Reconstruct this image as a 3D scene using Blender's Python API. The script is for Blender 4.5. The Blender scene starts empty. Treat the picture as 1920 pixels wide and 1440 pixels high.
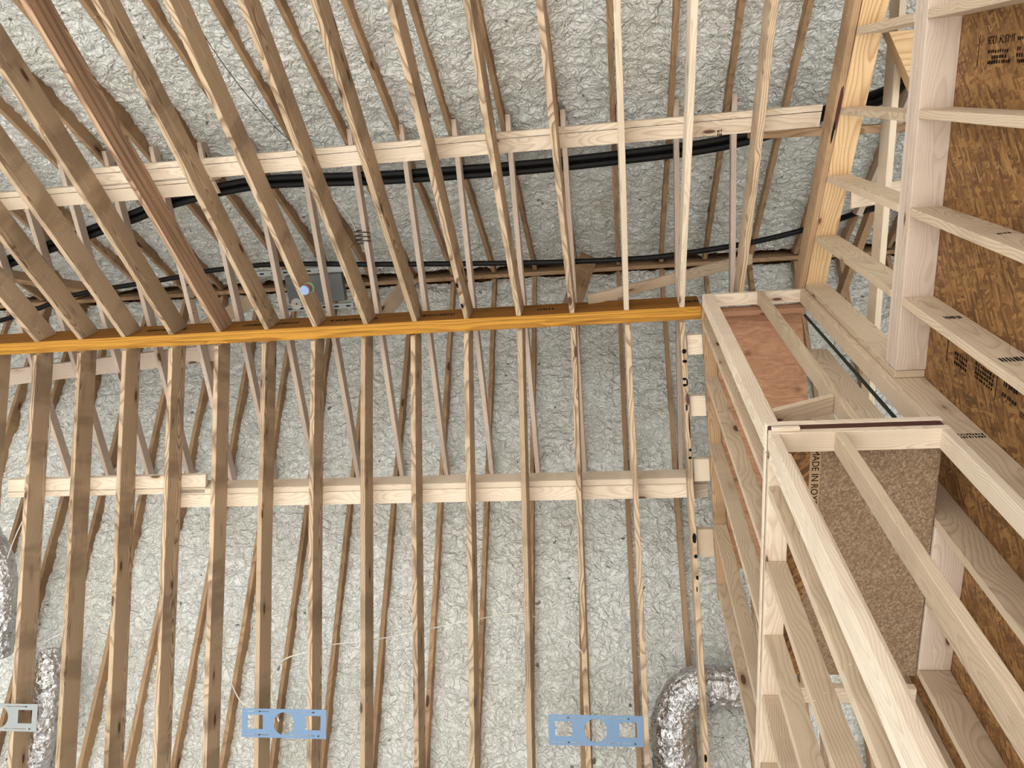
import bpy, bmesh, math, random
import numpy as np
from mathutils import Matrix, Vector
random.seed(7); rng = np.random.RandomState(3)
C = bpy.context.scene.collection
scene = bpy.context.scene

# ------------------------------------------------------------------ camera
EYE = 1.6                                   # eye height above the subfloor; heights below are eye-relative
CAM_R = Matrix(((0.98923435, 0.08753666, 0.1172721),
                (-0.04066696, 0.93424157, -0.35431468),
                (-0.14057599, 0.34573115, 0.9277437)))      # rows: right, down, forward
cam = bpy.data.cameras.new('camera'); cam.sensor_width = 36; cam.lens = 1443.18/1920*36
cam.clip_start = .05
co = bpy.data.objects.new('camera', cam); C.objects.link(co); scene.camera = co
co.matrix_world = Matrix.Translation((0, 0, EYE)) @ Matrix((CAM_R[0], -CAM_R[1], -CAM_R[2])).transposed().to_4x4()

# ------------------------------------------------------------------ daylight and exposure
scene.view_settings.view_transform = 'Standard'; scene.view_settings.look = 'None'
scene.view_settings.gamma = 1; scene.view_settings.use_curve_mapping = False
scene.view_settings.exposure = 1.40
W = bpy.data.worlds.new('sky'); scene.world = W; W.use_nodes = True
wn = W.node_tree; wn.nodes.clear()
wo = wn.nodes.new('ShaderNodeOutputWorld'); wb = wn.nodes.new('ShaderNodeBackground')
wb.inputs[0].default_value = (.80, .92, 1.0, 1); wb.inputs[1].default_value = .42
wn.links.new(wb.outputs[0], wo.inputs[0])
sun = bpy.data.lights.new('sun', 'SUN'); sun.energy = 8.5; sun.angle = math.radians(2); sun.color = (1, .99, .985)
so = bpy.data.objects.new('sun', sun); C.objects.link(so)
so.rotation_euler = Vector((.22, 1, -.74)).to_track_quat('-Z', 'Y').to_euler()     # low sun reaching in over the floor from the open side

# ------------------------------------------------------------------ materials
def lin(c): return tuple(((v/12.92) if v <= .04045 else ((v+.055)/1.055)**2.4) for v in c)+(1,)
class NT:
    def __init__(s, name):
        s.m = bpy.data.materials.new(name); s.m.use_nodes = True; s.t = s.m.node_tree; s.t.nodes.clear()
        s.out = s.n('ShaderNodeOutputMaterial'); s.b = s.n('ShaderNodeBsdfPrincipled'); s.l(s.b.outputs[0], s.out.inputs[0])
    def n(s, t, **k):
        x = s.t.nodes.new(t)
        for a, b in k.items(): setattr(x, a, b)
        return x
    def l(s, a, b): s.t.links.new(a, b)
    def val(s, x, sock):
        if hasattr(x, 'links') or isinstance(x, bpy.types.NodeSocket): s.l(x, sock)
        else: sock.default_value = x
    def math(s, op, a, b=0., c=None, clamp=False):
        x = s.n('ShaderNodeMath', operation=op); x.use_clamp = clamp
        s.val(a, x.inputs[0]); s.val(b, x.inputs[1])
        if c is not None: s.val(c, x.inputs[2])
        return x.outputs[0]
    def vmath(s, op, a, b):
        x = s.n('ShaderNodeVectorMath', operation=op); s.val(a, x.inputs[0]); s.val(b, x.inputs[1]); return x.outputs[0]
    def noise(s, v, scale, detail=2, rough=.5, dist=0.):
        x = s.n('ShaderNodeTexNoise'); s.l(v, x.inputs['Vector'])
        x.inputs['Scale'].default_value = scale; x.inputs['Detail'].default_value = detail
        x.inputs['Roughness'].default_value = rough; x.inputs['Distortion'].default_value = dist; return x
    def ramp(s, f, pts):
        x = s.n('ShaderNodeValToRGB'); s.l(f, x.inputs[0]); e = x.color_ramp.elements
        while len(e) < len(pts): e.new(.5)
        for q, (p, c) in zip(e, pts): q.position = p; q.color = c if len(c) == 4 else lin(c)
        return x.outputs[0]
    def mix(s, f, a, b, mode='MIX'):
        x = s.n('ShaderNodeMix', data_type='RGBA', blend_type=mode); s.val(f, x.inputs[0]); s.val(a, x.inputs[6]); s.val(b, x.inputs[7]); return x.outputs[2]
    def bump(s, h, strength, dist):
        x = s.n('ShaderNodeBump'); s.l(h, x.inputs['Height']); x.inputs['Strength'].default_value = strength; x.inputs['Distance'].default_value = dist
        s.l(x.outputs[0], s.b.inputs['Normal'])

def wood(name, light, dark, tint=.18, knots=.8, stain=.0, ring=.011, contrast=.75, flecks=.8, sv=(1, .3, .3), wp=.17):
    """Sawn lumber: growth rings cut by the faces of the board; length runs along local X."""
    s = NT(name); tc = s.n('ShaderNodeTexCoord'); oi = s.n('ShaderNodeObjectInfo')
    rnd = oi.outputs['Random']
    off = s.n('ShaderNodeCombineXYZ')
    s.l(s.math('MULTIPLY', rnd, 37.), off.inputs[0]); s.l(s.math('MULTIPLY', rnd, 91.), off.inputs[1]); s.l(s.math('MULTIPLY', rnd, 53.), off.inputs[2])
    p = tc.outputs['Object']
    q = s.vmath('ADD', s.vmath('MULTIPLY', p, (.55, 1, 1)), off.outputs[0])
    warp = s.noise(q, 2.2, 2, .5)
    wv = s.vmath('MULTIPLY', s.vmath('SUBTRACT', warp.outputs['Color'], (.5, .5, .5)), (.0, wp, wp))
    # pith offset different for every board
    po = s.n('ShaderNodeCombineXYZ')
    a = s.math('MULTIPLY', rnd, 43.7)
    s.l(s.math('MULTIPLY', s.math('SINE', a), .06), po.inputs[1]); s.l(s.math('MULTIPLY', s.math('COSINE', s.math('MULTIPLY', rnd, 17.3)), .10), po.inputs[2])
    pv = s.vmath('ADD', s.vmath('ADD', p, po.outputs[0]), wv)
    # knots push the rings aside
    vor = s.n('ShaderNodeTexVoronoi'); s.l(s.vmath('ADD', s.vmath('MULTIPLY', p, (3.0, 9.0, 9.0)), off.outputs[0]), vor.inputs['Vector']); vor.inputs['Scale'].default_value = 1
    kd = vor.outputs['Distance']
    sep = s.n('ShaderNodeSeparateXYZ'); s.l(pv, sep.inputs[0])
    r = s.math('SQRT', s.math('ADD', s.math('MULTIPLY', sep.outputs[1], sep.outputs[1]), s.math('MULTIPLY', sep.outputs[2], sep.outputs[2])))
    r = s.math('ADD', r, s.math('MULTIPLY', s.math('SMOOTH_MAX', s.math('SUBTRACT', .3, kd), 0., .1), .06))
    fr = s.math('FRACT', s.math('DIVIDE', r, ring))
    line = s.ramp(fr, [(0., (0, 0, 0, 1)), (.45, (.12, .12, .12, 1)), (.86, (1, 1, 1, 1)), (1., (0, 0, 0, 1))])
    fine = s.noise(s.vmath('MULTIPLY', s.vmath('ADD', p, off.outputs[0]), (2.5, 120, 120)), 1., 2, .6)
    big = s.noise(q, 1.3, 1, .5)
    f = s.math('ADD', s.math('MULTIPLY', line, contrast*.75), s.math('MULTIPLY', fine.outputs['Fac'], .35))
    f = s.math('MULTIPLY', f, s.math('ADD', s.math('MULTIPLY', big.outputs['Fac'], .9), .35), clamp=True)
    col = s.mix(f, lin(light), lin(dark))
    # tone differs from board to board, weathered patches along the length
    tone = s.math('ADD', s.math('MULTIPLY', s.math('FRACT', s.math('MULTIPLY', rnd, 7.7)), tint*2), 1-tint*1.1)
    tcol = s.n('ShaderNodeCombineColor'); s.l(tone, tcol.inputs[0]); s.l(s.math('POWER', tone, 1.1), tcol.inputs[1]); s.l(s.math('POWER', tone, 1.3), tcol.inputs[2])
    col = s.mix(1., col, tcol.outputs[0], 'MULTIPLY')
    if stain:
        band = s.noise(s.vmath('ADD', s.vmath('MULTIPLY', p, sv), off.outputs[0]), 3.2, 3, .6)
        bf = s.ramp(band.outputs['Fac'], [(.5, (0, 0, 0, 1)), (.62, (1, 1, 1, 1))])
        col = s.mix(s.math('MULTIPLY', bf, stain), col, lin((dark[0]*.72, dark[1]*.68, dark[2]*.66)), 'MIX')
    kf = s.ramp(kd, [(0, (1, 1, 1, 1)), (.11, (1, 1, 1, 1)), (.15, (0, 0, 0, 1))])
    halo = s.ramp(kd, [(.12, (1, 1, 1, 1)), (.34, (0, 0, 0, 1))])
    sepc = s.n('ShaderNodeSeparateColor'); s.l(vor.outputs['Color'], sepc.inputs[0])
    gate = s.math('GREATER_THAN', sepc.outputs[0], 1-knots*.55)
    col = s.mix(s.math('MULTIPLY', s.math('MULTIPLY', halo, gate), .35), col, lin((dark[0]*.85, dark[1]*.7, dark[2]*.55)))
    col = s.mix(s.math('MULTIPLY', s.math('MULTIPLY', kf, gate), .85), col, lin((.27, .15, .10)))
    fv = s.n('ShaderNodeTexVoronoi'); s.l(s.vmath('ADD', p, off.outputs[0]), fv.inputs['Vector']); fv.inputs['Scale'].default_value = 26
    fs = s.n('ShaderNodeSeparateColor'); s.l(fv.outputs['Color'], fs.inputs[0])
    fl = s.math('MULTIPLY', s.math('LESS_THAN', fv.outputs['Distance'], .09), s.math('GREATER_THAN', fs.outputs[0], .90))
    col = s.mix(s.math('MULTIPLY', fl, flecks), col, lin((.93, .91, .84)))
    s.l(col, s.b.inputs['Base Color']); s.b.inputs['Roughness'].default_value = .72
    s.b.inputs['Specular IOR Level'].default_value = .25
    s.bump(f, .25, .0015)
    return s.m
M = {}
M['pine'] = wood('yellow_pine', (.83, .74, .63), (.40, .29, .21), .10, 1.0, .34, .012, 1.0)
M['pale'] = wood('pale_spruce', (.92, .87, .80), (.72, .62, .52), .07, .5, .10, .009, .6)
M['grey'] = wood('greyish_spruce', (.84, .78, .73), (.68, .59, .53), .07, .4, .10, .009, .6)
M['tan'] = wood('tan_spruce', (.84, .77, .68), (.58, .48, .38), .07, .5, .12, .010, .6)
M['brown'] = wood('weathered_pine', (.74, .62, .49), (.44, .32, .22), .12, .6, .35)
M['redfir'] = wood('red_fir_board', (.68, .52, .42), (.52, .37, .28), .05, .4, .1)
M['honey'] = wood('honey_pine', (.87, .76, .60), (.68, .51, .35), .02, .3, .1, .02, 1.)
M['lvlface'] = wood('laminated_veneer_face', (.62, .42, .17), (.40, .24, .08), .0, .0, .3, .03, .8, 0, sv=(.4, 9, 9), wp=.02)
M['streak'] = wood('red_streaked_pine', (.80, .68, .57), (.40, .25, .18), .02, 1.0, .5, .012, 1.0, sv=(.22, 9, 9))
M['lvl'] = wood('laminated_veneer', (.80, .59, .24), (.50, .32, .11), .0, .0, .4, .006, .9, 0, sv=(.5, 22, 22), wp=.012)

def osb(name, a, b, c, sc=1., strand=1.):
    s = NT(name); p = s.n('ShaderNodeTexCoord').outputs['Object']
    col = None; hs = None
    wn_ = s.noise(p, 14*sc, 2, .5); p = s.vmath('ADD', p, s.vmath('MULTIPLY', s.vmath('SUBTRACT', wn_.outputs['Color'], (.5, .5, .5)), (.012, .012, .012)))
    for i, (rot, k) in enumerate(((.35, 1), (1.1, 1.25), (1.75, .85), (2.45, 1.1), (2.95, .95), (.8, 1.2))):
        mp = s.n('ShaderNodeMapping', vector_type='TEXTURE'); s.l(p, mp.inputs[0]); mp.inputs['Rotation'].default_value = (0, 0, rot)
        mp.inputs['Scale'].default_value = (1/(13*k*sc), 1/(72*k*sc*strand), 1/(20*sc)); mp.inputs['Location'].default_value = (i*3.3, i*1.7, i*.3)
        v = s.n('ShaderNodeTexVoronoi'); s.l(mp.outputs[0], v.inputs['Vector']); v.inputs['Scale'].default_value = 1
        sp = s.n('ShaderNodeSeparateColor'); s.l(v.outputs['Color'], sp.inputs[0])
        c1 = s.ramp(sp.outputs[0], [(0., a), (.5, b), (1., c)])
        fine = s.noise(s.vmath('MULTIPLY', mp.outputs[0], (1, 3, 1)), 2., 2, .6)
        c1 = s.mix(s.math('MULTIPLY', fine.outputs['Fac'], .55), c1, lin(a))
        if col is None: col = c1; hs = sp.outputs[1]
        else:
            g = s.math('GREATER_THAN', sp.outputs[2], .52)
            col = s.mix(g, col, c1); hs = s.math('ADD', hs, s.math('MULTIPLY', g, sp.outputs[1]))
    s.l(col, s.b.inputs['Base Color']); s.b.inputs['Roughness'].default_value = .6
    s.bump(hs, .4, .002); return s.m
M['osb'] = osb('oriented_strand_board', (.36, .24, .13), (.54, .38, .21), (.70, .54, .33))
M['particle'] = osb('strand_board_underside', (.46, .37, .29), (.57, .48, .38), (.72, .64, .54), 6.0, .3)
def plywood():
    s = NT('fir_plywood'); p = s.n('ShaderNodeTexCoord').outputs['Object']
    n1 = s.noise(s.vmath('MULTIPLY', p, (3, 1.0, 1)), 3., 2, .5)
    pv = s.vmath('ADD', s.vmath('MULTIPLY', p, (26, 3, 1)), s.vmath('MULTIPLY', n1.outputs['Color'], (7, 7, 7)))
    n2 = s.noise(pv, 1., 3, .6)
    f = s.ramp(n2.outputs['Fac'], [(.3, (0, 0, 0, 1)), (.7, (1, 1, 1, 1))])
    col = s.mix(f, lin((.70, .53, .41)), lin((.56, .39, .28)))
    v = s.n('ShaderNodeTexVoronoi'); s.l(s.vmath('MULTIPLY', p, (6.5, 5, 1)), v.inputs['Vector']); v.inputs['Scale'].default_value = 1
    kf = s.ramp(v.outputs['Distance'], [(.05, (1, 1, 1, 1)), (.2, (0, 0, 0, 1))])
    col = s.mix(s.math('MULTIPLY', kf, .6), col, lin((.30, .14, .09)))
    s.l(col, s.b.inputs['Base Color']); s.b.inputs['Roughness'].default_value = .65; return s.m
M['ply'] = plywood()
def foam():
    s = NT('spray_foam'); p = s.n('ShaderNodeTexCoord').outputs['Object']
    w = s.noise(p, 9., 2, .5); q = s.vmath('ADD', p, s.vmath('MULTIPLY', s.vmath('SUBTRACT', w.outputs['Color'], (.5, .5, .5)), (.11, .11, .11)))
    a = s.noise(q, 24., 2, .45); b = s.noise(q, 10., 2, .45)
    ha = s.math('ABSOLUTE', s.math('SUBTRACT', a.outputs['Fac'], .5)); hb = s.math('ABSOLUTE', s.math('SUBTRACT', b.outputs['Fac'], .5))
    h = s.math('ADD', s.math('POWER', s.math('MULTIPLY', ha, 3.), .55), s.math('MULTIPLY', s.math('POWER', s.math('MULTIPLY', hb, 3.), .6), 1.6))
    big = s.noise(p, 1.6, 3, .6)
    col = s.mix(s.ramp(big.outputs['Fac'], [(.35, (0, 0, 0, 1)), (.7, (1, 1, 1, 1))]), lin((.94, .96, .965)), lin((.90, .91, .89)))
    sp = s.n('ShaderNodeTexVoronoi'); s.l(q, sp.inputs['Vector']); sp.inputs['Scale'].default_value = 7
    sc = s.n('ShaderNodeSeparateColor'); s.l(sp.outputs['Color'], sc.inputs[0])
    spk = s.math('MULTIPLY', s.math('LESS_THAN', sp.outputs['Distance'], .10), s.math('GREATER_THAN', sc.outputs[0], .72))
    col = s.mix(s.math('MULTIPLY', spk, .75), col, lin((.20, .19, .17)))
    s.l(col, s.b.inputs['Base Color']); s.b.inputs['Roughness'].default_value = .34; s.b.inputs['Specular IOR Level'].default_value = .4
    s.bump(h, .85, .020); return s.m
M['foam'] = foam()
def plain(name, c, rough=.5, metal=0., spec=.5):
    s = NT(name); p = s.n('ShaderNodeTexCoord').outputs['Object']; n = s.noise(p, 12., 3, .6)
    s.l(s.mix(s.math('MULTIPLY', n.outputs['Fac'], .25), lin(c), lin(tuple(v*.8 for v in c))), s.b.inputs['Base Color'])
    s.b.inputs['Roughness'].default_value = rough; s.b.inputs['Metallic'].default_value = metal; s.b.inputs['Specular IOR Level'].default_value = spec; return s.m
M['black'] = plain('black_rubber_insulation', (.030, .032, .038), .5, 0., .3)
M['ink'] = plain('black_ink', (.10, .085, .075), .8, 0, .1)
M['blue'] = plain('sky_tinted_galvanised_steel', (.42, .53, .66), .4, .45)  # blue of the reflected sky painted into the steel's base colour
M['steel'] = plain('grey_galvanised_steel', (.62, .64, .65), .4, .5)
M['dark'] = plain('dark_slot', (.08, .08, .09), .8)
M['cable'] = plain('white_cable_jacket', (.90, .90, .88), .5)
M['wire'] = plain('dark_wire', (.15, .14, .13), .6)
M['bluecap'] = plain('pale_blue_plastic', (.52, .62, .78), .4)
M['copper'] = plain('copper_red', (.62, .30, .20), .45, .3)
M['green'] = plain('green_plastic', (.42, .58, .45), .5)
M['cream'] = plain('pale_stamp_band', (.70, .60, .47), .8)
def foil():
    s = NT('crumpled_foil'); p = s.n('ShaderNodeTexCoord').outputs['Object']
    n = s.noise(p, 22., 4, .7, .8); v = s.n('ShaderNodeTexVoronoi'); s.l(s.vmath('MULTIPLY', p, (30, 30, 30)), v.inputs['Vector']); v.inputs['Scale'].default_value = 1
    s.b.inputs['Base Color'].default_value = lin((.86, .87, .89)); s.b.inputs['Metallic'].default_value = 1; s.b.inputs['Roughness'].default_value = .16
    s.bump(s.math('ADD', n.outputs['Fac'], s.math('MULTIPLY', v.outputs['Distance'], .5)), 1., .02); return s.m
M['foil'] = foil()
M['maroon'] = plain('bark_stain_gap_shade', (.30, .16, .13), .8)  # bark stain colour, also the shade painted on the chase rim strip
def floor_mat():
    s = NT('plywood_subfloor'); p = s.n('ShaderNodeTexCoord').outputs['Object']; n = s.noise(s.vmath('MULTIPLY', p, (1, 8, 1)), 3., 3, .6)
    s.l(s.mix(n.outputs['Fac'], lin((.84, .83, .80)), lin((.74, .72, .68))), s.b.inputs['Base Color']); s.b.inputs['Roughness'].default_value = .8; return s.m
M['floor'] = floor_mat()
M['ground'] = plain('pale_gravel', (.62, .61, .58), .95)

# ------------------------------------------------------------------ helpers
def V(x, y, z): return Vector((x, y, z+EYE))
def tag(o, label=None, cat=None, group=None, kind=None):
    if label: o['label'] = label
    if cat: o['category'] = cat
    if group: o['group'] = group
    if kind: o['kind'] = kind
    return o
def link(name, me, mw=None, mat=None, parent=None, smooth=False):
    o = bpy.data.objects.new(name, me); C.objects.link(o)
    if mat is not None: me.materials.append(mat)
    if mw is not None: o.matrix_world = mw
    if parent is not None:
        o.parent = parent; o.matrix_parent_inverse = Matrix.Identity(4)
        o.matrix_basis = parent.matrix_world.inverted() @ (mw if mw is not None else Matrix.Identity(4))
    if smooth:
        for p in me.polygons: p.use_smooth = True
    return o
def frame(origin, ax, up):
    ax = ax.normalized(); sd = up.cross(ax).normalized(); up2 = ax.cross(sd).normalized()
    return Matrix.Translation(origin) @ Matrix((ax, sd, up2)).transposed().to_4x4()
def prism(name, v8, mat, up=Vector((0, 0, 1)), parent=None, bev=.003, wob=0.):
    """v8: start face (4, ring order) then end face (4); a bevelled board with local X along its length."""
    v8 = [Vector(v) for v in v8]
    a = sum(v8[:4], Vector())/4; b = sum(v8[4:], Vector())/4
    if abs((b-a).normalized().dot(up)) > .95: up = Vector((0, 1, 0))
    mw = frame((a+b)/2, b-a, up); inv = mw.inverted()
    L = [inv @ v for v in v8]
    bm = bmesh.new(); n = max(1, int((b-a).length/.35)) if wob else 1
    rings = []
    ph = random.random()*9; amp = wob*random.uniform(.4, 1)
    for i in range(n+1):
        t = i/n; ring = []
        for k in range(4):
            p = L[k].lerp(L[k+4], t)
            if 0 < i < n: p = p+Vector((0, amp*math.sin(ph+t*5)*math.sin(math.pi*t)*1.6, random.uniform(-1, 1)*wob*.22))
            ring.append(bm.verts.new(p))
        rings.append(ring)
    for i in range(n):
        for k in range(4): bm.faces.new((rings[i][k], rings[i][(k+1) % 4], rings[i+1][(k+1) % 4], rings[i+1][k]))
    bm.faces.new(rings[0][::-1]); bm.faces.new(rings[-1])
    bmesh.ops.recalc_face_normals(bm, faces=bm.faces)
    if bev:
        ed = [e for e in bm.edges if e.calc_face_angle(0) > .6]
        bmesh.ops.bevel(bm, geom=ed, offset=bev, segments=2, affect='EDGES', profile=.5)
    me = bpy.data.meshes.new(name); bm.to_mesh(me); bm.free()
    return link(name, me, mw, mat, parent)
def board(name, x, y, z, mat, axis=None, parent=None, bev=.003, wob=0.):
    """axis-aligned board given as (min,max) triples, eye-relative z"""
    d = [x[1]-x[0], y[1]-y[0], z[1]-z[0]]; ax = axis if axis is not None else d.index(max(d))
    X, Y, Z = x, y, (z[0]+EYE, z[1]+EYE)
    R = [X, Y, Z]; o = [i for i in range(3) if i != ax]
    def ring(e):
        out = []
        for i, j in ((0, 0), (1, 0), (1, 1), (0, 1)):
            p = [0, 0, 0]; p[ax] = R[ax][e]; p[o[0]] = R[o[0]][i]; p[o[1]] = R[o[1]][j]; out.append(p)
        return out
    return prism(name, ring(0)+ring(1), mat, parent=parent, bev=bev, wob=wob)
def strut(name, a, b, w, d, mat, up=Vector((0, 0, 1)), parent=None):
    ax = (b-a).normalized(); sd = up.cross(ax).normalized(); u = ax.cross(sd)
    r = lambda p: [p+sd*i*w/2+u*j*d/2 for i, j in ((-1, -1), (1, -1), (1, 1), (-1, 1))]
    return prism(name, r(a)+r(b), mat, up, parent)
def smooth_path(pts, n=8):
    P = [Vector(p) for p in pts]; P = [P[0]*2-P[1]]+P+[P[-1]*2-P[-2]]; out = []
    for i in range(1, len(P)-2):
        for k in range(n):
            t = k/n; a, b, c, d = P[i-1:i+3]
            out.append(.5*((2*b)+(c-a)*t+(2*a-5*b+4*c-d)*t*t+(3*b-a-3*c+d)*t**3))
    return out+[P[-2]]
def tube_bm(bm, pts, r, seg=8, wr=None, cap=True):
    rings = []; prev = None
    for i, p in enumerate(pts):
        t = (pts[min(i+1, len(pts)-1)]-pts[max(i-1, 0)]).normalized()
        u = (prev-t*prev.dot(t)).normalized() if prev is not None else t.orthogonal().normalized()
        prev = u; v = t.cross(u); ring = []
        for k in range(seg):
            a = 2*math.pi*k/seg; rr = r if wr is None else wr(i, k, r)
            ring.append(bm.verts.new(p+(u*math.cos(a)+v*math.sin(a))*rr))
        rings.append(ring)
    for a, b in zip(rings, rings[1:]):
        for k in range(seg): bm.faces.new((a[k], a[(k+1) % seg], b[(k+1) % seg], b[k]))
    if cap: bm.faces.new(rings[0][::-1]); bm.faces.new(rings[-1])
def tube(name, pts, r, mat, seg=8, parent=None, n=8, wr=None):
    bm = bmesh.new(); P = smooth_path(pts, n); o = P[0].copy()
    tube_bm(bm, [p-o for p in P], r, seg, wr)
    me = bpy.data.meshes.new(name); bm.to_mesh(me); bm.free()
    return link(name, me, Matrix.Translation(o), mat, parent, True)
def text(name, body, size, origin, dr, up, mat, parent, sx=1.):
    cu = bpy.data.curves.new(name, 'FONT'); cu.body = body; cu.size = size; cu.extrude = .0004
    t = bpy.data.objects.new(name, cu); C.objects.link(t)
    bpy.context.view_layer.update()
    me = bpy.data.meshes.new_from_object(t.evaluated_get(bpy.context.evaluated_depsgraph_get()))
    bpy.data.objects.remove(t); me.materials.clear()
    dr = dr.normalized(); up = up.normalized(); nm = dr.cross(up)
    mw = Matrix.Translation(origin+nm*.0012) @ Matrix((dr, up, nm)).transposed().to_4x4() @ Matrix.Diagonal((sx, 1, 1, 1))
    return link(name, me, mw, mat, parent)
def blot(name, origin, dr, up, w, h, mat, parent):
    # a soft-edged spray mark lying on the wood
    bm = bmesh.new(); dr = dr.normalized(); up = (up-dr*up.dot(dr)).normalized(); nm = dr.cross(up)
    if nm.z > 0 and abs(nm.z) > .5: nm = -nm
    ring = [bm.verts.new(dr*(w/2*math.copysign(abs(math.cos(a))**.8, math.cos(a))*random.uniform(.85, 1.1))+up*(h/2*math.copysign(abs(math.sin(a))**.8, math.sin(a))*random.uniform(.85, 1.1))) for a in [i*math.pi/9 for i in range(18)]]
    top = [bm.verts.new(v.co*.9+nm*.0012) for v in ring]
    bm.faces.new(top); bm.faces.new(ring[::-1])
    for k in range(18): bm.faces.new((ring[k], ring[(k+1) % 18], top[(k+1) % 18], top[k]))
    bmesh.ops.recalc_face_normals(bm, faces=bm.faces)
    me = bpy.data.meshes.new(name); bm.to_mesh(me); bm.free()
    return link(name, me, Matrix.Translation(origin), mat, parent)
def bars(name, origin, dr, up, w, h, n, mat, parent, seed=0, rows=1):
    """a blurred ink stamp: rows of short dark strokes of differing length"""
    rr = random.Random(seed); bm = bmesh.new(); dr = dr.normalized(); up = up.normalized(); nm = dr.cross(up)
    for j in range(rows):
        for i in range(n):
            x0 = w*i/n; x1 = x0+w/n*rr.uniform(.35, .75); y0 = h*j/rows+h/rows*rr.uniform(.0, .15); y1 = h*(j+1)/rows-h/rows*rr.uniform(.15, .35)
            lo = [bm.verts.new(dr*a+up*b) for a, b in ((x0, y0), (x1, y0), (x1, y1), (x0, y1))]
            hi = [bm.verts.new(v.co+nm*.0008) for v in lo]
            bm.faces.new(hi); bm.faces.new(lo[::-1])
            for k in range(4): bm.faces.new((lo[k], lo[(k+1) % 4], hi[(k+1) % 4], hi[k]))
    me = bpy.data.meshes.new(name); bm.to_mesh(me); bm.free()
    return link(name, me, Matrix.Translation(origin+nm*.0006), mat, parent)
ORD = ['first', 'second', 'third', 'fourth', 'fifth', 'sixth', 'seventh', 'eighth', 'ninth', 'tenth', 'eleventh', 'twelfth', 'thirteenth', 'fourteenth',
       'fifteenth', 'sixteenth', 'seventeenth', 'eighteenth', 'nineteenth', 'twentieth', 'twenty-first', 'twenty-second', 'twenty-third', 'twenty-fourth', 'twenty-fifth', 'twenty-sixth']

# ------------------------------------------------------------------ layout numbers (metres, z measured from the eye)
S = .4064                                   # 16 inch spacing
LX = lambda k: -4.836+S*k                   # framing lattice
H, YR, MU, ML = 5.618, 1.544, .5334, .5374  # bottom of the ridge beam, its near face, the two ceiling pitches
zu = lambda y: H+MU*(y-YR)                  # underside of the upper-slope rafters (y < YR)
zl = lambda y: H-ML*(y-YR)                  # underside of the lower-slope rafters
ZR, YC = 7.38, 1.6                          # bottom of the roof rafters at the roof ridge
zr = lambda y: ZR-abs(y-YC)
GX = 1.32                                   # face of the gable wall studs
WT = .038

# ------------------------------------------------------------------ setting
def plane(name, x, y, z, mat, kind='structure', thick=.02):
    o = board(name, x, y, (z-EYE-thick, z-EYE), mat, axis=0, bev=0); return tag(o, kind=kind)
plane('floor', (-7.4, 4.6), (-5.4, 6.4), 0, M['floor'])
plane('ground', (-60, 60), (-60, 60), -.35, M['ground'])

# ------------------------------------------------------------------ spray foam between the roof rafters
def vnoise(x, y, seed):
    xi = np.floor(x).astype(int); yi = np.floor(y).astype(int); xf = x-xi; yf = y-yi
    r = np.random.RandomState(seed); T = r.rand(256, 256)*2*math.pi
    def g(ix, iy, dx, dy):
        a = T[ix & 255, iy & 255]; return np.cos(a)*dx+np.sin(a)*dy
    u = xf**3*(xf*(xf*6-15)+10); v = yf**3*(yf*(yf*6-15)+10)
    a = g(xi, yi, xf, yf); b = g(xi+1, yi, xf-1, yf); c = g(xi, yi+1, xf, yf-1); d = g(xi+1, yi+1, xf-1, yf-1)
    return (a*(1-u)+b*u)*(1-v)+(c*(1-u)+d*u)*v
def foam_slope(side, x0, x1, ymax, name, label):
    st = .0145; nx = int((x1-x0)/st); L = abs(ymax-YC)*math.sqrt(2); ny = int(L/st)
    X, Sg = np.meshgrid(np.linspace(x0, x1, nx), np.linspace(0, L, ny))
    wx = X+.035*vnoise(X*9, Sg*9, 11+side)+.02*vnoise(X*22, Sg*22, 5); wy = Sg+.035*vnoise(X*9+7, Sg*9, 12+side)+.02*vnoise(X*22, Sg*22+9, 6)
    h = .034*vnoise(X*1.7, Sg*1.1, 1+side)+.026*vnoise(X*4, Sg*4.2, 2+side)+.018*vnoise(wx*7, wy*13, 9+side)
    h += .030*np.abs(vnoise(wx*10, wy*14, 3+side))**.9+.014*np.abs(vnoise(wx*22, wy*28, 4+side))**.9
    bay = ((X-LX(0)+.02) / S) % 1.0; dist = np.minimum(bay, 1-bay)*S           # distance from the nearest rafter centre
    climb = .022*vnoise(X*.9+40, Sg*2.3, 20+side)
    h -= np.exp(-(dist/.05)**2)*(.022+climb*2.6)                                # foam climbs the rafter flanks here and there
    off = .092+h                                                           # outward from the rafter-bottom plane
    y = side*(Sg/math.sqrt(2)); z = ZR-Sg/math.sqrt(2)
    P = np.stack([X, YC+y+side*off/math.sqrt(2), z+EYE+off/math.sqrt(2)], -1).reshape(-1, 3).astype(np.float32)
    cx, cy, cz = (x0+x1)/2, YC, ZR+EYE
    P -= np.array([cx, cy, cz], np.float32)
    i = np.arange((nx-1)*(ny-1)); r, c = i//(nx-1), i % (nx-1); a = r*nx+c
    F = np.stack([a, a+1, a+nx+1, a+nx], -1) if side < 0 else np.stack([a, a+nx, a+nx+1, a+1], -1)
    me = bpy.data.meshes.new(name); me.vertices.add(len(P)); me.vertices.foreach_set('co', P.ravel())
    me.loops.add(F.size); me.loops.foreach_set('vertex_index', F.ravel().astype(np.int32))
    me.polygons.add(len(F)); me.polygons.foreach_set('loop_start', np.arange(len(F), dtype=np.int32)*4)
    me.polygons.foreach_set('use_smooth', np.ones(len(F), bool))
    me.update(calc_edges=True)
    o = link(name, me, Matrix.Translation((cx, cy, cz)), M['foam'])
    return tag(o, label, 'insulation', 'spray foam under the roof', 'stuff')
foam_slope(-1, -8.4, 5.2, -2.3, 'spray_foam_insulation', 'white lumpy spray foam filling the roof slope behind the upper rafters')
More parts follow.
